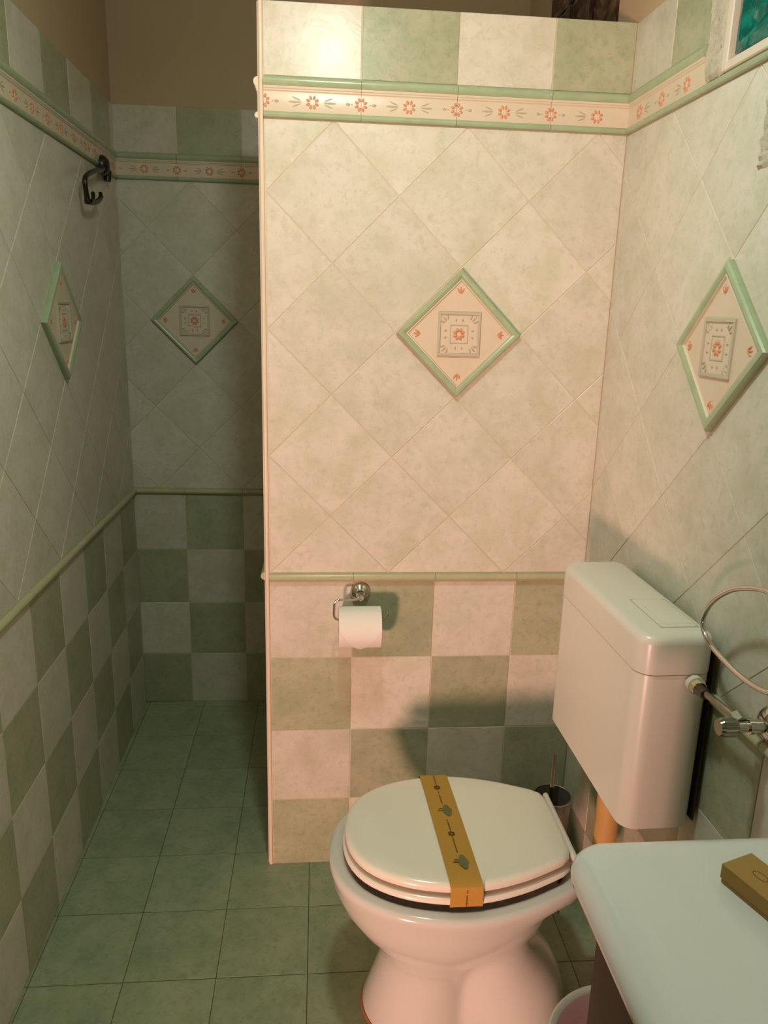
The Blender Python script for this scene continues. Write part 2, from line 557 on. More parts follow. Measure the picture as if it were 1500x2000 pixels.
def grid_row(wall, u0, u1, z0, z1, start, first_green, name='wall_tile', zpitch=None):
    """square tiles: boundaries at start + 0.2k; tile k (from start+0.2k) is green when (k+first_green) odd"""
    k = math.floor((u0 - start) / 0.2)
    while start + 0.2 * k < u1 - 1e-6:
        a, b = max(u0, start + 0.2 * k), min(u1, start + 0.2 * (k + 1))
        if b - a > 0.004:
            green = (k + first_green) % 2 == 1
            tile(wall, name, [(a, z0), (b, z0), (b, z1), (a, z1)], 'green_tile' if green else 'white_tile')
        k += 1

def diamonds(wall, u0, u1, uc, decos=(0,), z0=Z_RAIL1, z1=Z_B0):
    for j in range(-6, 6):
        for i in range(math.floor((u0 - uc) / H) - 2, math.ceil((u1 - uc) / H) + 3):
            if (i + j) % 2: continue
            if j == 0 and i in decos:
                accent(wall, uc + i * H); continue
            cu, cz = uc + i * H, Z_DECO + j * H
            P = clip([(cu, cz - H), (cu + H, cz), (cu, cz + H), (cu - H, cz)], u0, u1, z0, z1)
            if P: tile(wall, 'diamond_tile', P, 'white_tile')

def borders(wall, u0, u1, start):
    k = math.floor((u0 - start) / 0.2)
    while start + 0.2 * k < u1 - 1e-6:
        a, b = max(u0, start + 0.2 * k), min(u1, start + 0.2 * (k + 1))
        if b - a > 0.01: border_tile(wall, a, b, start + 0.2 * k)
        k += 1

def rails(wall, u0, u1, start):
    k = math.floor((u0 - start) / 0.2)
    while start + 0.2 * k < u1 - 1e-6:
        a, b = max(u0, start + 0.2 * k), min(u1, start + 0.2 * (k + 1))
        if b - a > 0.01: rail_tile(wall, a, b)
        k += 1

def checker(wall, u0, u1, start, first_green):
    for r in range(4):                      # r=0 is the top row
        z1, z0 = Z_ROWS[4 - r], Z_ROWS[3 - r]
        grid_row(wall, u0, u1, max(z0, 0.0), z1, start, first_green + r)

CEIL = 2.62
# partition in front of the shower
wp = wall_base('wall_partition', [(0.0035, 0.790, 0.0, 2.0185)], 0.098, (0, 0, 0), 0, 'trim_cream')
set_props(wp, 'free-standing tiled partition wall behind the toilet, with pale diamond tiles', 'wall', 'structure')
grout_bed(wp, [(0.0125, 0.7845, 0.0, 2.0190)])
PU0, PU1 = 0.0125, 0.7845
checker(wp, PU0, PU1, 0.0125, 0)
rails(wp, PU0, PU1, 0.0125)
diamonds(wp, PU0, PU1, 0.4395)
borders(wp, PU0, PU1, 0.0125)
grid_row(wp, PU0, PU1, Z_B1 + 0.0005, Z_TOP, 0.0125, 0)
V = []
prof = [(0.0118, 0.003), (0.0118, -0.0002), (0.0085, -0.0022), (0.0055, -0.0015), (0.0034, 0.0006), (0.0030, 0.004)]
me = mesh_pd('edge_trim', [(x, y, z) for z in (0.0, 2.0195) for x, y in prof],
             [(i, i + 1, i + 7, i + 6) for i in range(5)] + [tuple(range(5, -1, -1)), tuple(range(6, 12))])
mk('edge_trim', smooth_by_angle(me, 0.8), 'trim_cream', wp)
# end face of the partition (faces the shower side): its mouldings show in profile
endf = mk('end_face', box_mesh('end_face', 0.001, 0.0034, 0.006, 0.096, 0.0, 2.018), 'white_tile', wp)
me = extrude_profile('end_border', [(z, y) for z, y in BODY] , 0.088); mk('end_border', me, 'border_cream', wp, (0.003, 0.051, BC), (0, 0, -math.pi / 2))
me = extrude_profile('end_upper_bead', UPB, 0.088); mk('end_upper_bead', me, 'trim_cream', wp, (0.003, 0.051, BC), (0, 0, -math.pi / 2))
me = extrude_profile('end_lower_bead', LOB, 0.088); mk('end_lower_bead', me, 'trim_cream', wp, (0.003, 0.051, BC), (0, 0, -math.pi / 2))
me = extrude_profile('end_rail', arc(0, 0.0102, 0.0115, 9), 0.088); mk('end_rail', me, 'rail_green', wp, (0.003, 0.051, (Z_RAIL0 + Z_RAIL1) / 2), (0, 0, -math.pi / 2))

# right wall (u runs from the partition corner towards the camera; negative u is inside the shower)
AW = 0.023
RU1 = 1.95
W1 = (0.388, 1.19, 1.838, 2.236)            # teal window opening u0,u1,z0,z1
W2 = (-0.655, -0.125, 2.040, 2.393)         # brown window in the shower
def rect_holes(u0, u1, z0, z1, holes):
    us = sorted({u0, u1, *[h[0] for h in holes], *[h[1] for h in holes]}); zs = sorted({z0, z1, *[h[2] for h in holes], *[h[3] for h in holes]})
    out = []
    for a, b in zip(us, us[1:]):
        for c, d in zip(zs, zs[1:]):
            if not any(h[0] <= a and b <= h[1] and h[2] <= c and d <= h[3] for h in holes): out.append((a, b, c, d))
    return out
wr = wall_base('wall_right', rect_holes(-0.95, RU1, 0, CEIL, (W1, W2)), 0.11, (0.7845, 0, 0), AW - math.pi / 2)
set_props(wr, 'tiled right wall with pale diamond tiles and glass block window', 'wall', 'structure')
grout_bed(wr, [(0.0, RU1 - 0.3, 0.0, 1.806), (0.0, 0.325, 1.806, 2.019), (-0.87, -0.10, 0.0, 2.019)])
RT1 = RU1 - 0.3
checker(wr, 0.0, RT1, -0.035, 0)
rails(wr, 0.0, RT1, -0.035)
diamonds(wr, 0.0, RT1, 0.4914, decos=(0, 6))
borders(wr, 0.0, 0.3190, -0.04)
grid_row(wr, 0.0, 0.3230, Z_B1 + 0.0005, Z_TOP, -0.024, 0)
k = 0.3190
while k < RT1:                               # lower bead runs on under the window
    me = extrude_profile('sill_bead', LOB, min(0.2, RT1 - k) - 0.0008)
    mk('sill_bead', me, 'border_green', wr, (k + min(0.2, RT1 - k) / 2, 0, BC)); k += 0.2
# shower side of the right wall: plain rows above the hidden part
grid_row(wr, -0.87, -0.10, Z_B1 + 0.0005, Z_TOP, -0.024, 0)

def patch(name, u0, u1, z0, z1, nu, nz, prot, rag):
    V, F = [], []
    for i in range(nu + 1):
        for j in range(nz + 1):
            u = u0 + (u1 - u0) * i / nu; z = z0 + (z1 - z0) * j / nz
            edge = i in (0, nu) or j in (0, nz)
            if edge: u += random.uniform(-rag, rag) * (i in (0, nu)); z += random.uniform(-rag, rag) * (j in (0, nz))
            y = 0.002 if edge else -prot * random.uniform(0.1, 1.3)
            V.append((u, y, z))
    for i in range(nu):
        for j in range(nz):
            a = i * (nz + 1) + j; F.append((a, a + nz + 1, a + nz + 2, a + 1))
    return mk(name, smooth_by_angle(mesh_pd(name, V, F), 0.6), 'rough_plaster', wr)
patch('plaster_patch', 0.317, 0.378, 1.8225, 2.235, 9, 60, 0.005, 0.0022)
patch('plaster_patch', 0.523, 0.66, 1.650, 1.800, 20, 24, 0.006, 0.0015)

# glass block windows
def block_mesh(sz):
    key = ('gb', sz)
    if key in MCACHE: return MCACHE[key]
    N = 14; V, F = [], []; h = sz / 2
    for i in range(N + 1):
        for j in range(N + 1):
            x = -h + sz * i / N; z = -h + sz * j / N
            e = min(h - abs(x), h - abs(z))
            y = 0.006 - 0.004 * min(1, e / 0.008) if e < 0.02 else (0.010 + 0.0035 * math.sin(34 * x + 9 * z) * math.cos(27 * z - 14 * x))
            V.append((x, y, z))
    for i in range(N):
        for j in range(N):
            a = i * (N + 1) + j; F.append((a, a + N + 1, a + N + 2, a + 1))
    o = len(V); b = N + 1
    ring = [i * b for i in range(N)] + [N * b + j for j in range(N)] + [i * b + N for i in range(N, 0, -1)] + [j for j in range(N, 0, -1)]
    for r in ring: V.append((V[r][0], 0.075, V[r][2]))
    n = len(ring)
    for i in range(n): F.append((ring[i], o + i, o + (i + 1) % n, ring[(i + 1) % n]))
    F.append(tuple(o + i for i in range(n)))
    bm = bmesh.new(); me = mesh_pd('glass_block', V, F); bm.from_mesh(me); bpy.data.meshes.remove(me)
    me = from_bm('glass_block', bm); smooth_by_angle(me, 0.6)
    MCACHE[key] = me
    return me

def block_window(name, win, mat, label, cols, rows):
    u0, u1, z0, z1 = win
    gap = 0.010; sz = round(min((u1 - u0 - gap) / cols, (z1 - z0 - gap) / rows) - 0.007, 4)
    root = mk(name, from_bm(name, (lambda b: (add_box(b, u0, u1, 0.016, 0.088, z0, z1), b)[1])(bmesh.new())), 'mortar_white', None, wr.location, wr.rotation_euler)
    set_props(root, label, 'window', 'structure')
    me = block_mesh(sz).copy(); me.materials.append(MATS[mat])
    pu = (u1 - u0 - gap) / cols; pz = (z1 - z0 - gap) / rows
    for c in range(cols):
        for r in range(rows):
            mk('glass_block', me, None, root, (u0 + gap / 2 + pu * (c + 0.5), 0.0, z0 + gap / 2 + pz * (r + 0.5)))
    return root
block_window('window_1', W1, 'teal_glass', 'teal glass block window high in the right wall', 4, 2)
block_window('window_2', W2, 'brown_glass', 'dark brown glass block window seen above the partition', 3, 2)
mk('window_lip', box_mesh('window_lip', 0.376, 0.392, -0.003, 0.03, 1.8235, 2.236, 0.002, 1), 'mortar_white', wr)
mk('window_lip', box_mesh('window_lip', 0.390, 1.19, -0.003, 0.03, 1.8235, 1.839, 0.002, 1), 'mortar_white', wr)

# back wall of the shower (u along +x)
AB = -0.0221
wb = wall_base('wall_back', [(-0.62, 0.86, 0, CEIL)], 0.11, (0, 0.8779, 0), AB)
set_props(wb, 'dim back wall of the shower with green and white tiles', 'wall', 'structure')
grout_bed(wb, [(-0.515, 0.775, 0, 2.0185)])
BU0, BU1 = -0.511, 0.772
checker(wb, BU0, BU1, -0.3344, 1)
rails(wb, BU0, BU1, -0.3344)
diamonds(wb, BU0, BU1, -0.278, decos=(0, 6))
borders(wb, BU0, BU1, -0.3165)
grid_row(wb, BU0, BU1, Z_B1 + 0.0005, Z_TOP, -0.3145, 1)

# left wall (u along +y)
AL = -0.0067
LU0, LU1 = -1.22, 0.889
wl = wall_base('wall_left', [(LU0, 1.0, 0, CEIL)], 0.11, (-0.4998, 0, 0), math.pi / 2 - AL)
set_props(wl, 'tiled left wall of the shower running from the door jamb', 'wall', 'structure')
grout_bed(wl, [(LU0, LU1, 0, 2.0185)])
checker(wl, LU0, LU1, 0.0817, 0)
rails(wl, LU0, LU1, 0.0817)
diamonds(wl, LU0, LU1, 0.243, decos=(0, -6))
borders(wl, LU0, LU1, 0.0515)
grid_row(wl, LU0, LU1, Z_B1 + 0.0005, Z_TOP, 0.0515, 0)

# unseen wall added behind the viewpoint, shades the cistern side from the warm lamp
wf = mk('wall_light_blocker', box_mesh('wall_light_blocker', -0.15, 0.92, -2.06, -1.95, 0.0, CEIL), 'plaster')
set_props(wf, 'added unseen plastered wall that blocks part of the warm light', 'wall', 'structure')

# floor
fl = mk('floor', box_mesh('floor', -0.62, 0.9, -2.3, 1.0, -0.08, -0.0016), 'floor_grout')
set_props(fl, 'green tiled bathroom floor with dark thin joints', 'floor', 'structure')
for i in range(-3, 8):
    for j in range(-1, 16):
        x0 = -0.2912 + 0.2 * i; y1 = 0.8468 - 0.2 * j
        P = clip([(x0, y1 - 0.2), (x0 + 0.2, y1 - 0.2), (x0 + 0.2, y1), (x0, y1)], -0.508, 0.800, -2.25, 0.889)
        if P: tile(fl, 'floor_tile', P, 'floor_tile', depth=0.0018, joint=0.0016, flat=True)
# ceiling
ce = mk('ceiling', box_mesh('ceiling', -0.62, 0.9, -2.3, 1.0, CEIL, CEIL + 0.08), 'ceiling_paint')
set_props(ce, 'plain painted ceiling above the shower', 'ceiling', 'structure')

# ------------------------------------------------------------------ toilet
TC = (0.40, -0.43)
LID_PTS = [(0.185, 0.0), (0.195, 0.062), (0.228, 0.112), (0.290, 0.149), (0.370, 0.167), (0.440, 0.165), (0.510, 0.147), (0.565, 0.124), (0.600, 0.106), (0.613, 0.088), (0.616, 0.045)]
full = LID_PTS + [(0.6165, 0.0)] + [(x, -y) for x, y in LID_PTS[:0:-1]]
OUT = [(p.x, p.y) for p in spline([(x, y, 0) for x, y in full], 10, closed=True)]
NT = 72
def polar(poly, cx):
    R = []
    n = len(poly)
    for k in range(NT):
        a = 2 * math.pi * k / NT; dx, dy = math.cos(a), math.sin(a); best = 0
        for i in range(n):
            x0, y0 = poly[i][0] - cx, poly[i][1]; x1, y1 = poly[(i + 1) % n][0] - cx, poly[(i + 1) % n][1]
            ex, ey = x1 - x0, y1 - y0
            den = dx * ey - dy * ex
            if abs(den) < 1e-12: continue
            t = (x0 * ey - y0 * ex) / den; s = (x0 * dy - y0 * dx) / den
            if t > 0 and -1e-6 <= s <= 1 + 1e-6: best = max(best, t)
        R.append(best)
    return R
RL = polar(OUT, TC[0])
def ring(off, z, dx=0.0, sc=None):
    pts = []
    for k in range(NT):
        a = 2 * math.pi * k / NT; r = RL[k] + off
        pts.append((TC[0] + dx + r * math.cos(a), TC[1] + r * math.sin(a), z))
    return pts
def lobes(z, f, r, pw=9.0):
    """smooth union of two ellipses (cx, ax, by) as a star shape about TC"""
    pts = []
    for k in range(NT):
        a = 2 * math.pi * k / NT; dx, dy = math.cos(a), math.sin(a); acc = 0
        for cx, ax, by in (f, r):
            ox = TC[0] - cx
            A = dx * dx / ax ** 2 + dy * dy / by ** 2; B = ox * dx / ax ** 2; C = ox * ox / ax ** 2 - 1
            D = B * B - A * C
            if D >= 0:
                t = (-B + math.sqrt(D)) / A
                if t > 0: acc += t ** pw
        rr = max(acc, 1e-12) ** (1 / pw)
        pts.append((TC[0] + rr * dx, TC[1] + rr * dy, z))
    return pts
def loft(name, rings, cap0=True, cap1=True):
    V = [p for r in rings for p in r]; F = []
    for i in range(len(rings) - 1):
        for k in range(NT):
            l = (k + 1) % NT
            F.append((i * NT + k, i * NT + l, (i + 1) * NT + l, (i + 1) * NT + k))
    if cap0: F.append(tuple(range(NT - 1, -1, -1)))
    if cap1: F.append(tuple((len(rings) - 1) * NT + k for k in range(NT)))
    me = mesh_pd(name, V, F)
    return smooth_by_angle(me, 0.9)

toilet = empty('toilet', (0.42, -0.43, 0))
set_props(toilet, 'white ceramic toilet with closed lid standing before the partition', 'toilet')
tl = toilet.location
def tpart(name, me, mat):
    return mk(name, me, mat, toilet, (-tl.x, -tl.y, -tl.z))
R_ = [lobes(0.000, (0.355, 0.128, 0.120), (0.520, 0.138, 0.132)),
      lobes(0.012, (0.355, 0.128, 0.120), (0.520, 0.139, 0.133)),
      lobes(0.050, (0.356, 0.115, 0.112), (0.520, 0.136, 0.130)),
      lobes(0.090, (0.360, 0.106, 0.106), (0.517, 0.126, 0.124)),
      lobes(0.125, (0.365, 0.102, 0.104), (0.508, 0.115, 0.114)),
      lobes(0.155, (0.370, 0.106, 0.108), (0.495, 0.102, 0.105)),
      lobes(0.180, (0.376, 0.122, 0.118), (0.490, 0.086, 0.100)),
      lobes(0.205, (0.382, 0.147, 0.133), (0.480, 0.095, 0.100)),
      lobes(0.240, (0.386, 0.181, 0.157), (0.480, 0.112, 0.110)),
      lobes(0.280, (0.388, 0.210, 0.176), (0.470, 0.110, 0.115)),
      lobes(0.318, (0.388, 0.226, 0.188), (0.485, 0.115, 0.120)), ring(0.024, 0.342), ring(0.0315, 0.362), ring(0.0325, 0.3705), ring(0.030, 0.3775), ring(0.024, 0.3810),
      ring(0.010, 0.3805), ring(0.001, 0.3760), ring(-0.010, 0.3600), ring(-0.03, 0.32), ring(-0.09, 0.26)]
tpart('bowl', loft('bowl', R_), 'ceramic')
tpart('seat', loft('seat', [ring(-0.030, 0.3895), ring(-0.004, 0.3895), ring(0.002, 0.3912), ring(0.005, 0.3950), ring(0.005, 0.3990), ring(0.002, 0.4030), ring(-0.005, 0.4045)]), 'seat_cream')
tpart('lid', loft('lid', [ring(-0.030, 0.4130), ring(-0.008, 0.4130), ring(-0.002, 0.4140), ring(0.0008, 0.4175), ring(0.0015, 0.4235), ring(0.000, 0.4280), ring(-0.004, 0.4315), ring(-0.011, 0.4335), ring(-0.05, 0.4350), ring(-0.09, 0.4355)]), 'seat_cream')
tpart('seat_buffer', box_mesh('seat_buffer', 0.2350, 0.2520, -0.5350, -0.5180, 0.3780, 0.3900, 0.002, 1), 'plastic_white')
for s in (-1, 1):
    tpart('hinge', tube_mesh('hinge', [(0.622, -0.43 + s * 0.075 - 0.022, 0.414), (0.622, -0.43 + s * 0.075 + 0.022, 0.414)], 0.0085, 14), 'chrome')
    tpart('hinge_bolt', tube_mesh('hinge_bolt', [(0.603, -0.43 + s * 0.082, 0.405), (0.603, -0.43 + s * 0.082, 0.285)], 0.0042, 10), 'dark_gap')
tpart('hinge_bar', tube_mesh('hinge_bar', [(0.6215, -0.530, 0.4225), (0.6215, -0.330, 0.4225)], 0.0062, 12), 'plastic_white')
tpart('fixing_bolt', tube_mesh('fixing_bolt', [(0.443, -0.556, 0.030), (0.443, -0.572, 0.036)], [0.009, 0.007], 12), 'dark_steel')
tpart('side_plug', tube_mesh('side_plug', [(0.475, -0.548, 0.262), (0.476, -0.562, 0.264)], [0.007, 0.006], 12), 'plastic_white')
tpart('base_seal', loft('base_seal', [lobes(0.0005, (0.355, 0.133, 0.124), (0.520, 0.143, 0.137)), lobes(0.0050, (0.355, 0.130, 0.1215), (0.520, 0.1405, 0.1345))]), 'rust')

# paper band over the lid
bw = 0.030
path = [(-0.2540, 0.392), (-0.2545, 0.418), (-0.2575, 0.430), (-0.2680, 0.4362), (-0.34, 0.4372), (-0.43, 0.4374), (-0.52, 0.4372), (-0.592, 0.4358), (-0.6020, 0.4305), (-0.6055, 0.420), (-0.6060, 0.405), (-0.6055, 0.3925), (-0.6000, 0.3905)]
def band_x(y): return 0.3845 + (0.3975 - 0.3845) * (y + 0.27) / (-0.606 + 0.27)
V, F = [], []
for y, z in path:
    for s in (-1, 1): V.append((band_x(y) + s * bw, y, z))
n = len(path)
for y, z in path:
    yy = y + (0.0007 if y < -0.6 else (-0.0007 if y > -0.258 else 0)); zz = z - (0.0007 if -0.6 < y < -0.258 else 0)
    for s in (-1, 1): V.append((band_x(y) + s * bw, yy, zz))
for i in range(n - 1):
    F.append((2 * i, 2 * i + 1, 2 * i + 3, 2 * i + 2)); a = 2 * n + 2 * i
    F.append((a, a + 2, a + 3, a + 1)); F.append((2 * i, 2 * i + 2, a + 2, a)); F.append((2 * i + 1, a + 1, a + 3, 2 * i + 3))
me = mesh_pd('paper_band', V, F)
band = mk('paper_band', smooth_by_angle(me, 0.5), 'kraft')
set_props(band, 'brown kraft paper band with tree prints wrapped across the toilet lid', 'paper band')
def decal(name, polys, mat, parent):
    """flat print lying on the band; polys are lists of (along, across): along = distance from the far edge"""
    V, F = [], []
    for P in polys:
        o = len(V)
        for s, t in P:
            y = -0.262 - s
            z = 0.4381 + 0.00006 * (o // 4)
            if y > -0.268: z = 0.4372
            if y < -0.588: z = 0.4372 - (-0.588 - y) * 0.12
            if y < -0.604:
                z = 0.4300 - (-0.604 - y); y = -0.6066
            V.append((band_x(y) + t, y, z))
        F.append(tuple(range(o, o + len(P))))
    return mk(name, mesh_pd(name, V, F), mat, parent)
def disc(s, t, r1, r2=None, n=12):
    r2 = r2 or r1
    return [(s + r1 * math.cos(2 * math.pi * k / n), t + r2 * math.sin(2 * math.pi * k / n)) for k in range(n)]
def rectp(s0, s1, t0, t1): return [(s0, t0), (s1, t0), (s1, t1), (s0, t1)]
for s in (0.130, 0.282):
    blobs = [disc(s + ds, 0.006 + dt, 0.009, 0.006) for ds, dt in ((-0.010, 0), (0.0, 0.004), (0.010, 0.001), (0.004, -0.003), (-0.004, -0.002))]
    decal('tree_print', blobs, 'print_green', band)
    decal('trunk_print', [rectp(s - 0.0012, s + 0.0012, -0.013, 0.0), rectp(s - 0.007, s - 0.005, -0.010, -0.003)], 'print_dark', band)
for s in (0.052, 0.203):
    blobs = [disc(s + 0.0045 * math.cos(a), 0.0045 * math.sin(a), 0.0026) for a in [k * math.pi / 3 for k in range(6)]]
    decal('flower_print', blobs, 'print_dark', band)
for s0, s1, m in ((0.006, 0.040, 'print_dark'), (0.066, 0.072, 'print_dark'), (0.078, 0.108, 'print_dark'), (0.160, 0.164, 'print_dark'), (0.168, 0.192, 'print_dark'), (0.214, 0.258, 'print_dark'), (0.346, 0.351, 'print_red'), (0.355, 0.377, 'print_red')):
    ticks = []; s = s0
    while s < s1:
        w = random.uniform(0.0012, 0.0022); ticks.append(rectp(s, s + w, -0.0012, random.uniform(0.0006, 0.0014))); s += w + 0.0008
    decal('text_print', ticks, m, band)

# ------------------------------------------------------------------ cistern
cist = empty('cistern', (0.72, -0.43, 0.56), (0, 0, AW))
set_props(cist, 'white plastic cistern hung on the right wall above the toilet', 'cistern')
def rbox(name, x0, x1, y0, y1, z0, z1, rv, rh, mat, parent, seg=5):
    """box with vertical edges rounded by rv and top rim rounded by rh"""
    N = 8; outline = []
    for cx, cy, a0 in ((x1 - rv, y1 - rv, 0), (x0 + rv, y1 - rv, 90), (x0 + rv, y0 + rv, 180), (x1 - rv, y0 + rv, 270)):
        for k in range(N + 1):
            a = math.radians(a0 + 90 * k / N); outline.append((cx, cy, math.cos(a), math.sin(a)))
    rings = []
    rings.append((0.0, z0)); rings.append((0.0, z1 - rh))
    for k in range(1, seg + 1):
        a = math.pi / 2 * k / seg; rings.append((rh * (1 - math.cos(a)), z1 - rh + rh * math.sin(a)))
    V, F = [], []; n = len(outline)
    for ins, z in rings:
        for cx, cy, c, s in outline: V.append((cx + c * max(rv - ins, 0.0005), cy + s * max(rv - ins, 0.0005), z))
    for i in range(len(rings) - 1):
        for k in range(n):
            l = (k + 1) % n; F.append((i * n + k, i * n + l, (i + 1) * n + l, (i + 1) * n + k))
    F.append(tuple(range(n - 1, -1, -1))); F.append(tuple((len(rings) - 1) * n + k for k in range(n)))
    return mk(name, smooth_by_angle(mesh_pd(name, V, F), 0.6), mat, parent)
# local frame: origin (0.72,-0.43,0.56); wall at local x about +0.068
rbox('tank', -0.069, 0.062, -0.200, 0.200, 0.004, 0.297, 0.030, 0.001, 'plastic_white', cist)
rbox('tank_bottom', -0.055, 0.055, -0.180, 0.180, -0.010, 0.006, 0.020, 0.004, 'plastic_white', cist)
rbox('seam', -0.0665, 0.060, -0.1975, 0.1975, 0.290, 0.300, 0.029, 0.001, 'dark_gap', cist)
rbox('cistern_lid', -0.070, 0.063, -0.201, 0.201, 0.2985, 0.366, 0.031, 0.016, 'plastic_white', cist)
plate = rbox('button_plate', -0.020, 0.044, -0.160, -0.034, 0.364, 0.3672, 0.008, 0.001, 'plastic_white', cist)
bm = bmesh.new()
for x0, x1, y0, y1 in ((-0.0215, 0.0455, -0.1615, -0.1600), (-0.0215, 0.0455, -0.0340, -0.0325), (-0.0215, -0.0200, -0.1615, -0.0325), (0.0440, 0.0455, -0.1615, -0.0325)):
    add_box(bm, x0, x1, y0, y1, 0.360, 0.3666)
mk('button_groove', from_bm('button_groove', bm), 'plaque_taupe', cist)
rbox('flush_button', -0.010, 0.040, -0.150, -0.075, 0.3670, 0.3682, 0.006, 0.0008, 'plastic_white', cist)
bm = bmesh.new(); add_box(bm, -0.012, 0.042, -0.0752, -0.0740, 0.366, 0.36745)
mk('button_slot', from_bm('button_slot', bm), 'plaque_taupe', cist)
mk('wall_gap_shade', box_mesh('wall_gap_shade', 0.0625, 0.0660, -0.194, 0.194, 0.012, 0.340), 'dark_gap', cist)  # dark strip standing in for the shade between cistern and wall
# flush pipe down to the bowl
fp = mk('flush_pipe', tube_mesh('flush_pipe', spline([(0.722, -0.425, 0.552), (0.722, -0.425, 0.42), (0.721, -0.425, 0.350), (0.712, -0.425, 0.322), (0.694, -0.426, 0.311), (0.660, -0.428, 0.310)], 6), 0.0235, 18), 'pipe_tan')
set_props(fp, 'tan flush pipe running down beneath the white cistern', 'pipe')
mk('collar', tube_mesh('collar', [(0.722, -0.425, 0.550), (0.722, -0.425, 0.528)], 0.032, 18), 'plastic_white', fp)

# ------------------------------------------------------------------ stop valve
sv = empty('stop_valve', (0.790, -0.770, 0.845))
set_props(sv, 'chrome angle stop valve on the wall feeding the cistern', 'valve')
def vp(name, me, mat): return mk(name, me, mat, sv, (-0.790, 0.770, -0.845))
nx = Vector((-math.cos(AW), -math.sin(AW), 0))
b0 = Vector((0.8015, -0.770, 0.845))
me = lathe_mesh('wall_rose', [(0.0, 0.014), (0.014, 0.013), (0.024, 0.008), (0.029, 0.0)], 28)
o = mk('wall_rose', me, 'chrome', sv, b0 - Vector((0.790, -0.770, 0.845)), (0, -math.pi / 2, AW))
vp('valve_body', tube_mesh('valve_body', [b0 + nx * 0.005, b0 + nx * 0.030, b0 + nx * 0.031, b0 + nx * 0.058], [0.0105, 0.0105, 0.0085, 0.0085], 18), 'chrome')
vp('valve_collar', tube_mesh('valve_collar', [b0 + nx * 0.030, b0 + nx * 0.037], 0.0120, 18), 'chrome')
# ribbed handle
V, F = [], []; seg = 48
for r0, t in ((0.0, 0.056), (0.013, 0.056), (0.0145, 0.060), (0.0145, 0.078), (0.0115, 0.083), (0.0, 0.083)):
    for k in range(seg):
        a = 2 * math.pi * k / seg; rr = r0 * (1.0 if (k % 4) < 2 or r0 < 0.0142 else 0.82)
        e = Vector((math.sin(AW), -math.cos(AW), 0)); u = Vector((0, 0, 1))
        V.append(b0 + nx * t + (e * math.cos(a) + u * math.sin(a)) * rr)
for i in range(5):
    for k in range(seg):
        l = (k + 1) % seg; F.append((i * seg + k, i * seg + l, (i + 1) * seg + l, (i + 1) * seg + k))
vp('handle', smooth_by_angle(mesh_pd('handle', V, F), 0.5), 'chrome_worn')
pv = b0 + nx * 0.046
out0 = pv + Vector((0, 0.005, 0.004)); out1 = pv + Vector((-0.001, 0.020, 0.008))
vp('outlet_nut', tube_mesh('outlet_nut', [out0, out1], 0.0105, 6), 'chrome_worn')
nutp = Vector((0.749, -0.640, 0.8450))
vp('supply_pipe', tube_mesh('supply_pipe', [out1 - Vector((0, 0.003, 0.002)), nutp + Vector((0, -0.020, 0.001))], 0.0058, 14), 'chrome_worn')
vp('inlet_nut', tube_mesh('inlet_nut', [nutp + Vector((0, -0.034, 0)), nutp + Vector((0, -0.014, 0))], [0.0085, 0.0115], 16), 'dark_steel')
vp('brass_nut', tube_mesh('brass_nut', [nutp + Vector((0, -0.016, 0)), nutp + Vector((0, -0.003, 0))], 0.0125, 6), 'brass_nut')
vp('inlet_washer', tube_mesh('inlet_washer', [nutp + Vector((0, -0.004, 0)), nutp + Vector((0, 0.006, 0))], 0.0150, 20), 'plastic_white')

# ------------------------------------------------------------------ towel ring
tr = empty('towel_ring', (0.80, -0.86, 1.07))
set_props(tr, 'thin chrome towel ring on the right wall above the washbasin', 'towel ring')
RP = [(0.7525, -0.828, 1.070), (0.7525, -0.785, 1.0639), (0.7517, -0.7498, 1.0553), (0.7506, -0.7011, 1.0346), (0.7496, -0.6581, 1.0013), (0.7491, -0.6367, 0.9683), (0.7491, -0.6375, 0.9464),
      (0.7497, -0.661, 0.9302), (0.7506, -0.7013, 0.9228), (0.7516, -0.7453, 0.919), (0.7525, -0.7851, 0.9204), (0.7534, -0.8206, 0.928), (0.754, -0.855, 0.945), (0.754, -0.885, 0.975), (0.754, -0.90, 1.01)]
mk('ring', tube_mesh('ring', spline(RP, 6), 0.0042, 14), 'chrome', tr, (-0.80, 0.86, -1.07))
mk('ring_socket', tube_mesh('ring_socket', [(0.7525, -0.790, 1.0645), (0.7525, -0.797, 1.066), (0.7525, -0.815, 1.068), (0.7525, -0.85, 1.072)], [0.0050, 0.0072, 0.0078, 0.0078], 16), 'chrome', tr, (-0.80, 0.86, -1.07))
mk('bracket', tube_mesh('bracket', [(0.803, -0.850, 1.072), (0.795, -0.850, 1.072), (0.794, -0.850, 1.072), (0.748, -0.850, 1.072)], [0.026, 0.024, 0.010, 0.010], 22), 'chrome', tr, (-0.80, 0.86, -1.07))

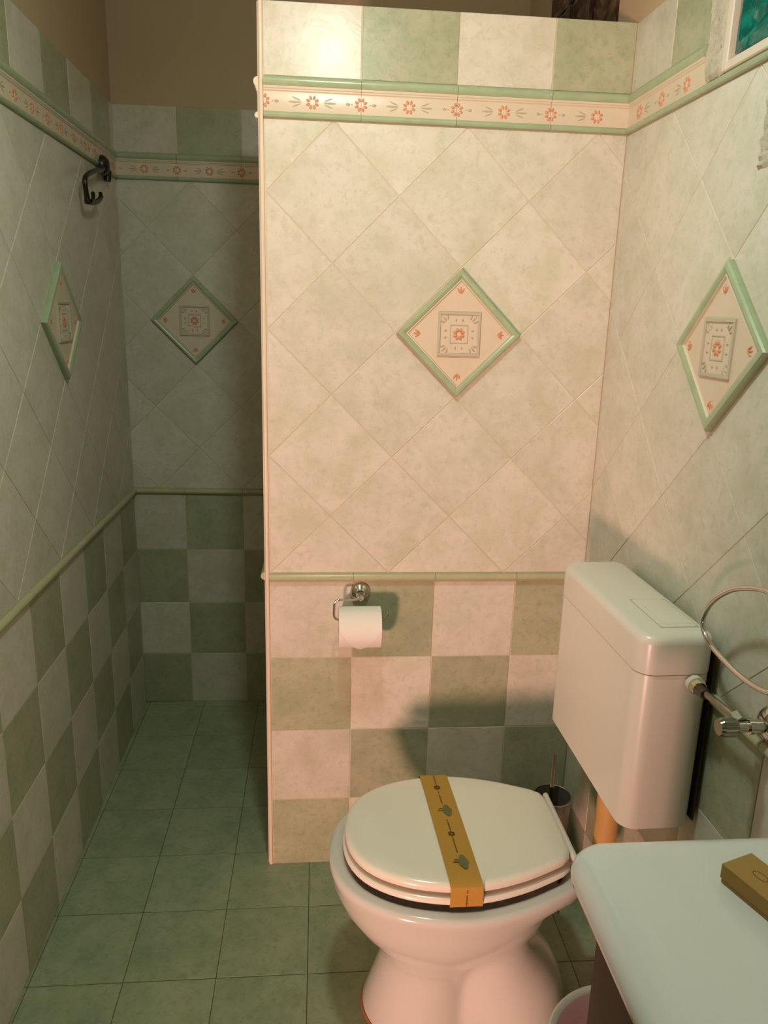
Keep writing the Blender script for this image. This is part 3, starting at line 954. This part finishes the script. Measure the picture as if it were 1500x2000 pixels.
# ------------------------------------------------------------------ wall hook in the shower
hk = empty('wall_hook', (-0.5045, 0.676, 1.81))
set_props(hk, 'black wrought iron hook on the left shower wall near the corner', 'hook')
def hp(name, me, mat='black_iron'): return mk(name, me, mat, hk, (0.5045, -0.676, -1.81))
o = mk('rosette', lathe_mesh('rosette', [(0.0, 0.022), (0.014, 0.021), (0.023, 0.014), (0.027, 0.006), (0.027, -0.0)], 26), 'black_iron', hk, (0.012, 0, 0), (0, math.pi / 2, 0))
hp('rosette_foot', tube_mesh('rosette_foot', [(-0.5035, 0.73, 1.812), (-0.4925, 0.735, 1.800), (-0.4925, 0.732, 1.776)], [0.013, 0.013, 0.010], 12))
hp('arm', tube_mesh('arm', spline([(-0.484, 0.665, 1.803), (-0.476, 0.60, 1.784), (-0.473, 0.5448, 1.7755), (-0.473, 0.4768, 1.7575), (-0.4727, 0.4358, 1.7414), (-0.4726, 0.4272, 1.7254), (-0.4727, 0.4322, 1.709), (-0.4727, 0.4375, 1.6937), (-0.4727, 0.442, 1.6795)], 5), [0.0065] * 33 + [0.0070] * 4 + [0.0085] * 4, 12))
hp('prong', tube_mesh('prong', spline([(-0.4727, 0.442, 1.6830), (-0.472, 0.47, 1.685), (-0.471, 0.505, 1.690), (-0.471, 0.5400, 1.699), (-0.471, 0.5645, 1.7110), (-0.471, 0.5619, 1.7225)], 5), [0.0068] * 22 + [0.0050] * 4, 12))
hp('prong', tube_mesh('prong', spline([(-0.4722, 0.465, 1.685), (-0.464, 0.455, 1.688), (-0.455, 0.430, 1.692), (-0.452, 0.4185, 1.7029)], 5), 0.0050, 12))

# ------------------------------------------------------------------ toilet paper
th = empty('paper_holder', (0.2296, 0, 0.769))
set_props(th, 'chrome wire toilet paper holder on the partition wall', 'paper holder')
def pp(name, me, mat): return mk(name, me, mat, th, (-0.2296, 0, -0.769))
o = mk('rose', lathe_mesh('rose', [(0.0, 0.019), (0.010, 0.0185), (0.013, 0.015), (0.020, 0.011), (0.0235, 0.006), (0.024, -0.001)], 30), 'chrome', th, (0, 0, 0), (math.pi / 2, 0, 0))
pp('stem', tube_mesh('stem', [(0.2296, -0.012, 0.769), (0.2296, -0.040, 0.767)], [0.0085, 0.0075], 16), 'chrome')
YB = -0.068
pp('wire', tube_mesh('wire', spline([(0.2330, -0.036, 0.7650), (0.2200, -0.045, 0.7660), (0.2000, -0.056, 0.7690), (0.1800, YB, 0.7740), (0.1710, YB, 0.7720), (0.1668, YB, 0.7630), (0.1662, YB, 0.7480), (0.1660, YB, 0.7370), (0.1690, YB, 0.7290), (0.1800, YB, 0.7235), (0.2000, YB, 0.7225), (0.2300, YB, 0.7220), (0.2650, YB, 0.7210), (0.2810, YB, 0.7235), (0.2900, YB, 0.7300), (0.2940, YB, 0.7420)], 5), 0.0029, 12), 'chrome')
RC = Vector((0.2265, YB, 0.7060)); RR = 0.0485; RH = 0.0495
roll = empty('toilet_paper_roll', RC)
set_props(roll, 'white toilet paper roll with pointed folded end', 'toilet paper')
V, F = [], []; seg = 48
prof = [(-RH, 0.0185), (-RH, RR - 0.001), (-RH + 0.001, RR), (RH - 0.001, RR), (RH, RR - 0.001), (RH, 0.0185)]
for x, r in prof:
    for k in range(seg):
        a = 2 * math.pi * k / seg; V.append((x, r * math.cos(a), r * math.sin(a)))
n = len(prof)
for i in range(n):
    for k in range(seg):
        l = (k + 1) % seg; j = (i + 1) % n; F.append((i * seg + k, j * seg + k, j * seg + l, i * seg + l))
mk('roll', smooth_by_angle(mesh_pd('roll', V, F), 0.6), 'paper', roll)
V, F = [], []                                # loose sheet folded to a point over the front of the roll
rows = 14
for i in range(rows + 1):
    t = i / rows
    ang = math.radians(85 - 150 * t)       # measured from -y axis upward
    rr = RR + 0.0010 + 0.0030 * max(0.0, t - 0.4)
    y = -rr * math.cos(ang); z = rr * math.sin(ang) - 0.004 * max(0.0, t - 0.75)
    w = 0.0490 if t < 0.50 else max(0.0008, 0.0490 * (1 - (t - 0.50) / 0.50))
    V += [(-w, y, z), (w, y, z)]
for i in range(rows): F.append((2 * i, 2 * i + 1, 2 * i + 3, 2 * i + 2))
mk('folded_sheet', smooth_by_angle(mesh_pd('folded_sheet', V, F), 0.6), 'paper', roll)
bm = bmesh.new(); V = []
mk('core', lathe_mesh('core', [(0.0184, -RH + 0.0006), (0.0184, RH - 0.0006), (0.0176, RH - 0.0006), (0.0176, -RH + 0.0006), (0.0184, -RH + 0.0006)], 28, axis='X'), 'kraft', roll)

# ------------------------------------------------------------------ toilet brush
bx, by = 0.718, -0.107
bh = empty('brush_holder', (bx, by, 0))
set_props(bh, 'dark smoked metal toilet brush holder standing in the corner', 'brush holder')
mk('cup', lathe_mesh('cup', [(0.0, 0.004), (0.040, 0.004), (0.047, 0.262), (0.0448, 0.262), (0.0380, 0.012), (0.0, 0.012)], 40), 'smoked_metal', bh)
mk('rim', tube_mesh('rim', [(0.046 * math.cos(2 * math.pi * k / 48), 0.046 * math.sin(2 * math.pi * k / 48), 0.262) for k in range(48)], 0.0022, 10, closed=True), 'chrome', bh)
mk('base_ring', lathe_mesh('base_ring', [(0.0, 0.0), (0.043, 0.0), (0.043, 0.005), (0.0, 0.005)], 40), 'chrome', bh)
br = empty('toilet_brush', (bx, by, 0.02))
set_props(br, 'toilet brush with slim chrome handle upright in its holder', 'toilet brush')
mk('handle', tube_mesh('handle', [(-0.002, 0.004, 0.06), (0.0, 0.008, 0.20), (0.0, 0.010, 0.350), (0.0, 0.010, 0.354)], [0.006, 0.006, 0.006, 0.0045], 14), 'chrome', br)
mk('bristle_head', lathe_mesh('bristle_head', [(0.0, 0.0), (0.026, 0.006), (0.032, 0.03), (0.030, 0.065), (0.010, 0.080), (0.0, 0.080)], 24), 'dark_gap', br)

# ------------------------------------------------------------------ washbasin and cabinet
sink = empty('washbasin', (0.60, -1.32, 0.85))
set_props(sink, 'white ceramic washbasin top with rounded corner at lower right', 'washbasin')
SX0, SX1, SY0, SY1 = 0.4110, 0.8060, -1.665, -0.9975
BCX, BCY = 0.630, -1.400
NS = 96
def rrect_r(a, ins, rc=0.045):
    dx, dy = math.cos(a), math.sin(a)
    x0, x1, y0, y1 = SX0 + ins - BCX, SX1 - BCX, SY0 + ins - BCY, SY1 - ins - BCY
    rc = max(rc - ins, 0.004)
    lo, hi = 0.0, 1.0
    def inside(t):
        x, y = t * dx, t * dy
        if not (x0 <= x <= x1 and y0 <= y <= y1): return False
        for cx, cy, sx, sy in ((x0 + rc, y0 + rc, -1, -1), (x0 + rc, y1 - rc, -1, 1)):
            if (x - cx) * sx > 0 and (y - cy) * sy > 0 and (x - cx) ** 2 + (y - cy) ** 2 > rc * rc: return False
        return True
    for _ in range(40):
        m = (lo + hi) / 2
        if inside(m): lo = m
        else: hi = m
    return lo
ang = []
for k in range(NS): ang.append(2 * math.pi * k / NS)
for cx, cy in ((SX0, SY0), (SX0, SY1), (SX1, SY0), (SX1, SY1)):
    a0 = math.atan2(cy - BCY, cx - BCX) % (2 * math.pi)
    for da in [i * 0.009 for i in range(-11, 12)]: ang.append((a0 + da) % (2 * math.pi))
ang = sorted(set(round(a, 5) for a in ang)); NS = len(ang)
rings = []
for ins, z in ((0.030, 0.806), (0.010, 0.808), (0.001, 0.814), (0.0, 0.822), (0.0015, 0.8300), (0.006, 0.8375), (0.013, 0.8435), (0.023, 0.8475), (0.034, 0.8495), (0.048, 0.8500)):
    rings.append([(BCX + rrect_r(a, ins) * math.cos(a), BCY + rrect_r(a, ins) * math.sin(a), z) for a in ang])
def ell(a, ax, by): return 1 / math.sqrt((math.cos(a) / ax) ** 2 + (math.sin(a) / by) ** 2)
for s, z in ((1.10, 0.8500), (1.06, 0.8525), (1.03, 0.8540), (1.0, 0.8525), (0.985, 0.846), (0.95, 0.82), (0.86, 0.77), (0.65, 0.73), (0.3, 0.715), (0.1, 0.713)):
    rings.append([(BCX + s * ell(a, 0.135, 0.170) * math.cos(a), BCY + s * ell(a, 0.135, 0.170) * math.sin(a), z) for a in ang])
V = [(p[0] - 0.60, p[1] + 1.32, p[2] - 0.85) for r in rings for p in r]; F = []
for i in range(len(rings) - 1):
    for k in range(NS):
        l = (k + 1) % NS; F.append((i * NS + k, i * NS + l, (i + 1) * NS + l, (i + 1) * NS + k))
F.append(tuple((len(rings) - 1) * NS + k for k in range(NS)))
mk('basin_top', smooth_by_angle(mesh_pd('basin_top', V, F), 0.9), 'sink_ceramic', sink)
mk('drain', lathe_mesh('drain', [(0.0, 0.004), (0.018, 0.004), (0.022, 0.0)], 24), 'chrome', sink, (BCX - 0.60, BCY + 1.32, 0.7135 - 0.85))
cab = empty('vanity_cabinet', (0.62, -1.33, 0))
set_props(cab, 'dark brown wooden vanity cabinet under the washbasin', 'cabinet')
def cp(name, me, mat): return mk(name, me, mat, cab, (-0.62, 1.33, 0))
for y0, y1 in ((-1.630, -1.612), (-1.088, -1.070)): cp('side_panel', box_mesh('side_panel', 0.4500, 0.7980, y0, y1, 0.08, 0.8055, 0.001, 1), 'wood_dark')
cp('bottom_panel', box_mesh('bottom_panel', 0.4500, 0.7980, -1.612, -1.088, 0.08, 0.098), 'wood_dark')
cp('back_panel', box_mesh('back_panel', 0.7900, 0.7980, -1.612, -1.088, 0.098, 0.70), 'wood_dark')
cp('plinth', box_mesh('plinth', 0.49, 0.795, -1.61, -1.09, 0.0005, 0.08), 'wood_dark')
for y0, y1, ky in ((-1.628, -1.342, -1.37), (-1.338, -1.072, -1.31)):
    dr = cp('door', box_mesh('door', 0.4320, 0.4495, y0, y1, 0.085, 0.800, 0.002, 1), 'wood_dark')
    mk('knob', lathe_mesh('knob', [(0.0, -0.022), (0.010, -0.020), (0.012, -0.014), (0.006, -0.008), (0.006, 0.0)], 18, axis='X'), 'chrome', dr, (0.4320, ky, 0.62))

# kraft box on the washbasin
c0 = Vector((0.5545, -1.0835, 0.8505)); ux = Vector((0.943, 0.333, 0)).normalized(); uy = Vector((0.333, -0.943, 0)).normalized()
kb = empty('cardboard_box', c0, (0, 0, math.atan2(ux.y, ux.x)))
set_props(kb, 'small brown kraft cardboard box lying on the washbasin', 'box')
mk('lid', box_mesh('lid', 0, 0.0436, -0.150, 0.0, 0.0050, 0.0222, 0.0006, 1), 'kraft_box', kb)
mk('tray', box_mesh('tray', 0.0008, 0.0428, -0.1485, -0.0015, 0.0, 0.018, 0.0004, 1), 'kraft_box', kb)
def boxline(name, pts, w=0.00045):
    V, F = [], []
    for i, p in enumerate(pts):
        a = Vector(pts[max(i - 1, 0)]); b = Vector(pts[min(i + 1, len(pts) - 1)]); t = (b - a).normalized(); nn = Vector((-t.y, t.x))
        for s in (-1, 1): V.append((p[0] + nn.x * w * s, p[1] + nn.y * w * s, 0.02235))
    for i in range(len(pts) - 1): F.append((2 * i, 2 * i + 1, 2 * i + 3, 2 * i + 2))
    return mk(name, mesh_pd(name, V, F), 'print_dark', kb)
boxline('leaf_print', [(0.0218 + 0.0048 * math.sin(2 * math.pi * k / 20), -0.030 + 0.0085 * math.cos(2 * math.pi * k / 20)) for k in range(21)])
boxline('leaf_print', [(0.0218, -0.0385), (0.0215, -0.048), (0.0222, -0.058), (0.0212, -0.070), (0.0220, -0.085), (0.0217, -0.10)])
boxline('leaf_print', [(0.0216, -0.052), (0.0195, -0.056), (0.0165, -0.058)])

# pedal bin / bucket between toilet and vanity
bn = empty('waste_bin', (0.648, -0.785, 0))
set_props(bn, 'round white waste bin with pink liner beside the vanity cabinet', 'waste bin')
mk('bucket', lathe_mesh('bucket', [(0.0, 0.001), (0.100, 0.001), (0.106, 0.01), (0.128, 0.235), (0.136, 0.243), (0.138, 0.250), (0.134, 0.254), (0.127, 0.250), (0.1235, 0.240)], 48), 'bin_white', bn)
mk('liner', lathe_mesh('liner', [(0.1255, 0.247), (0.1215, 0.235), (0.116, 0.20), (0.108, 0.10), (0.06, 0.06), (0.0, 0.055)], 48), 'bag_pink', bn)
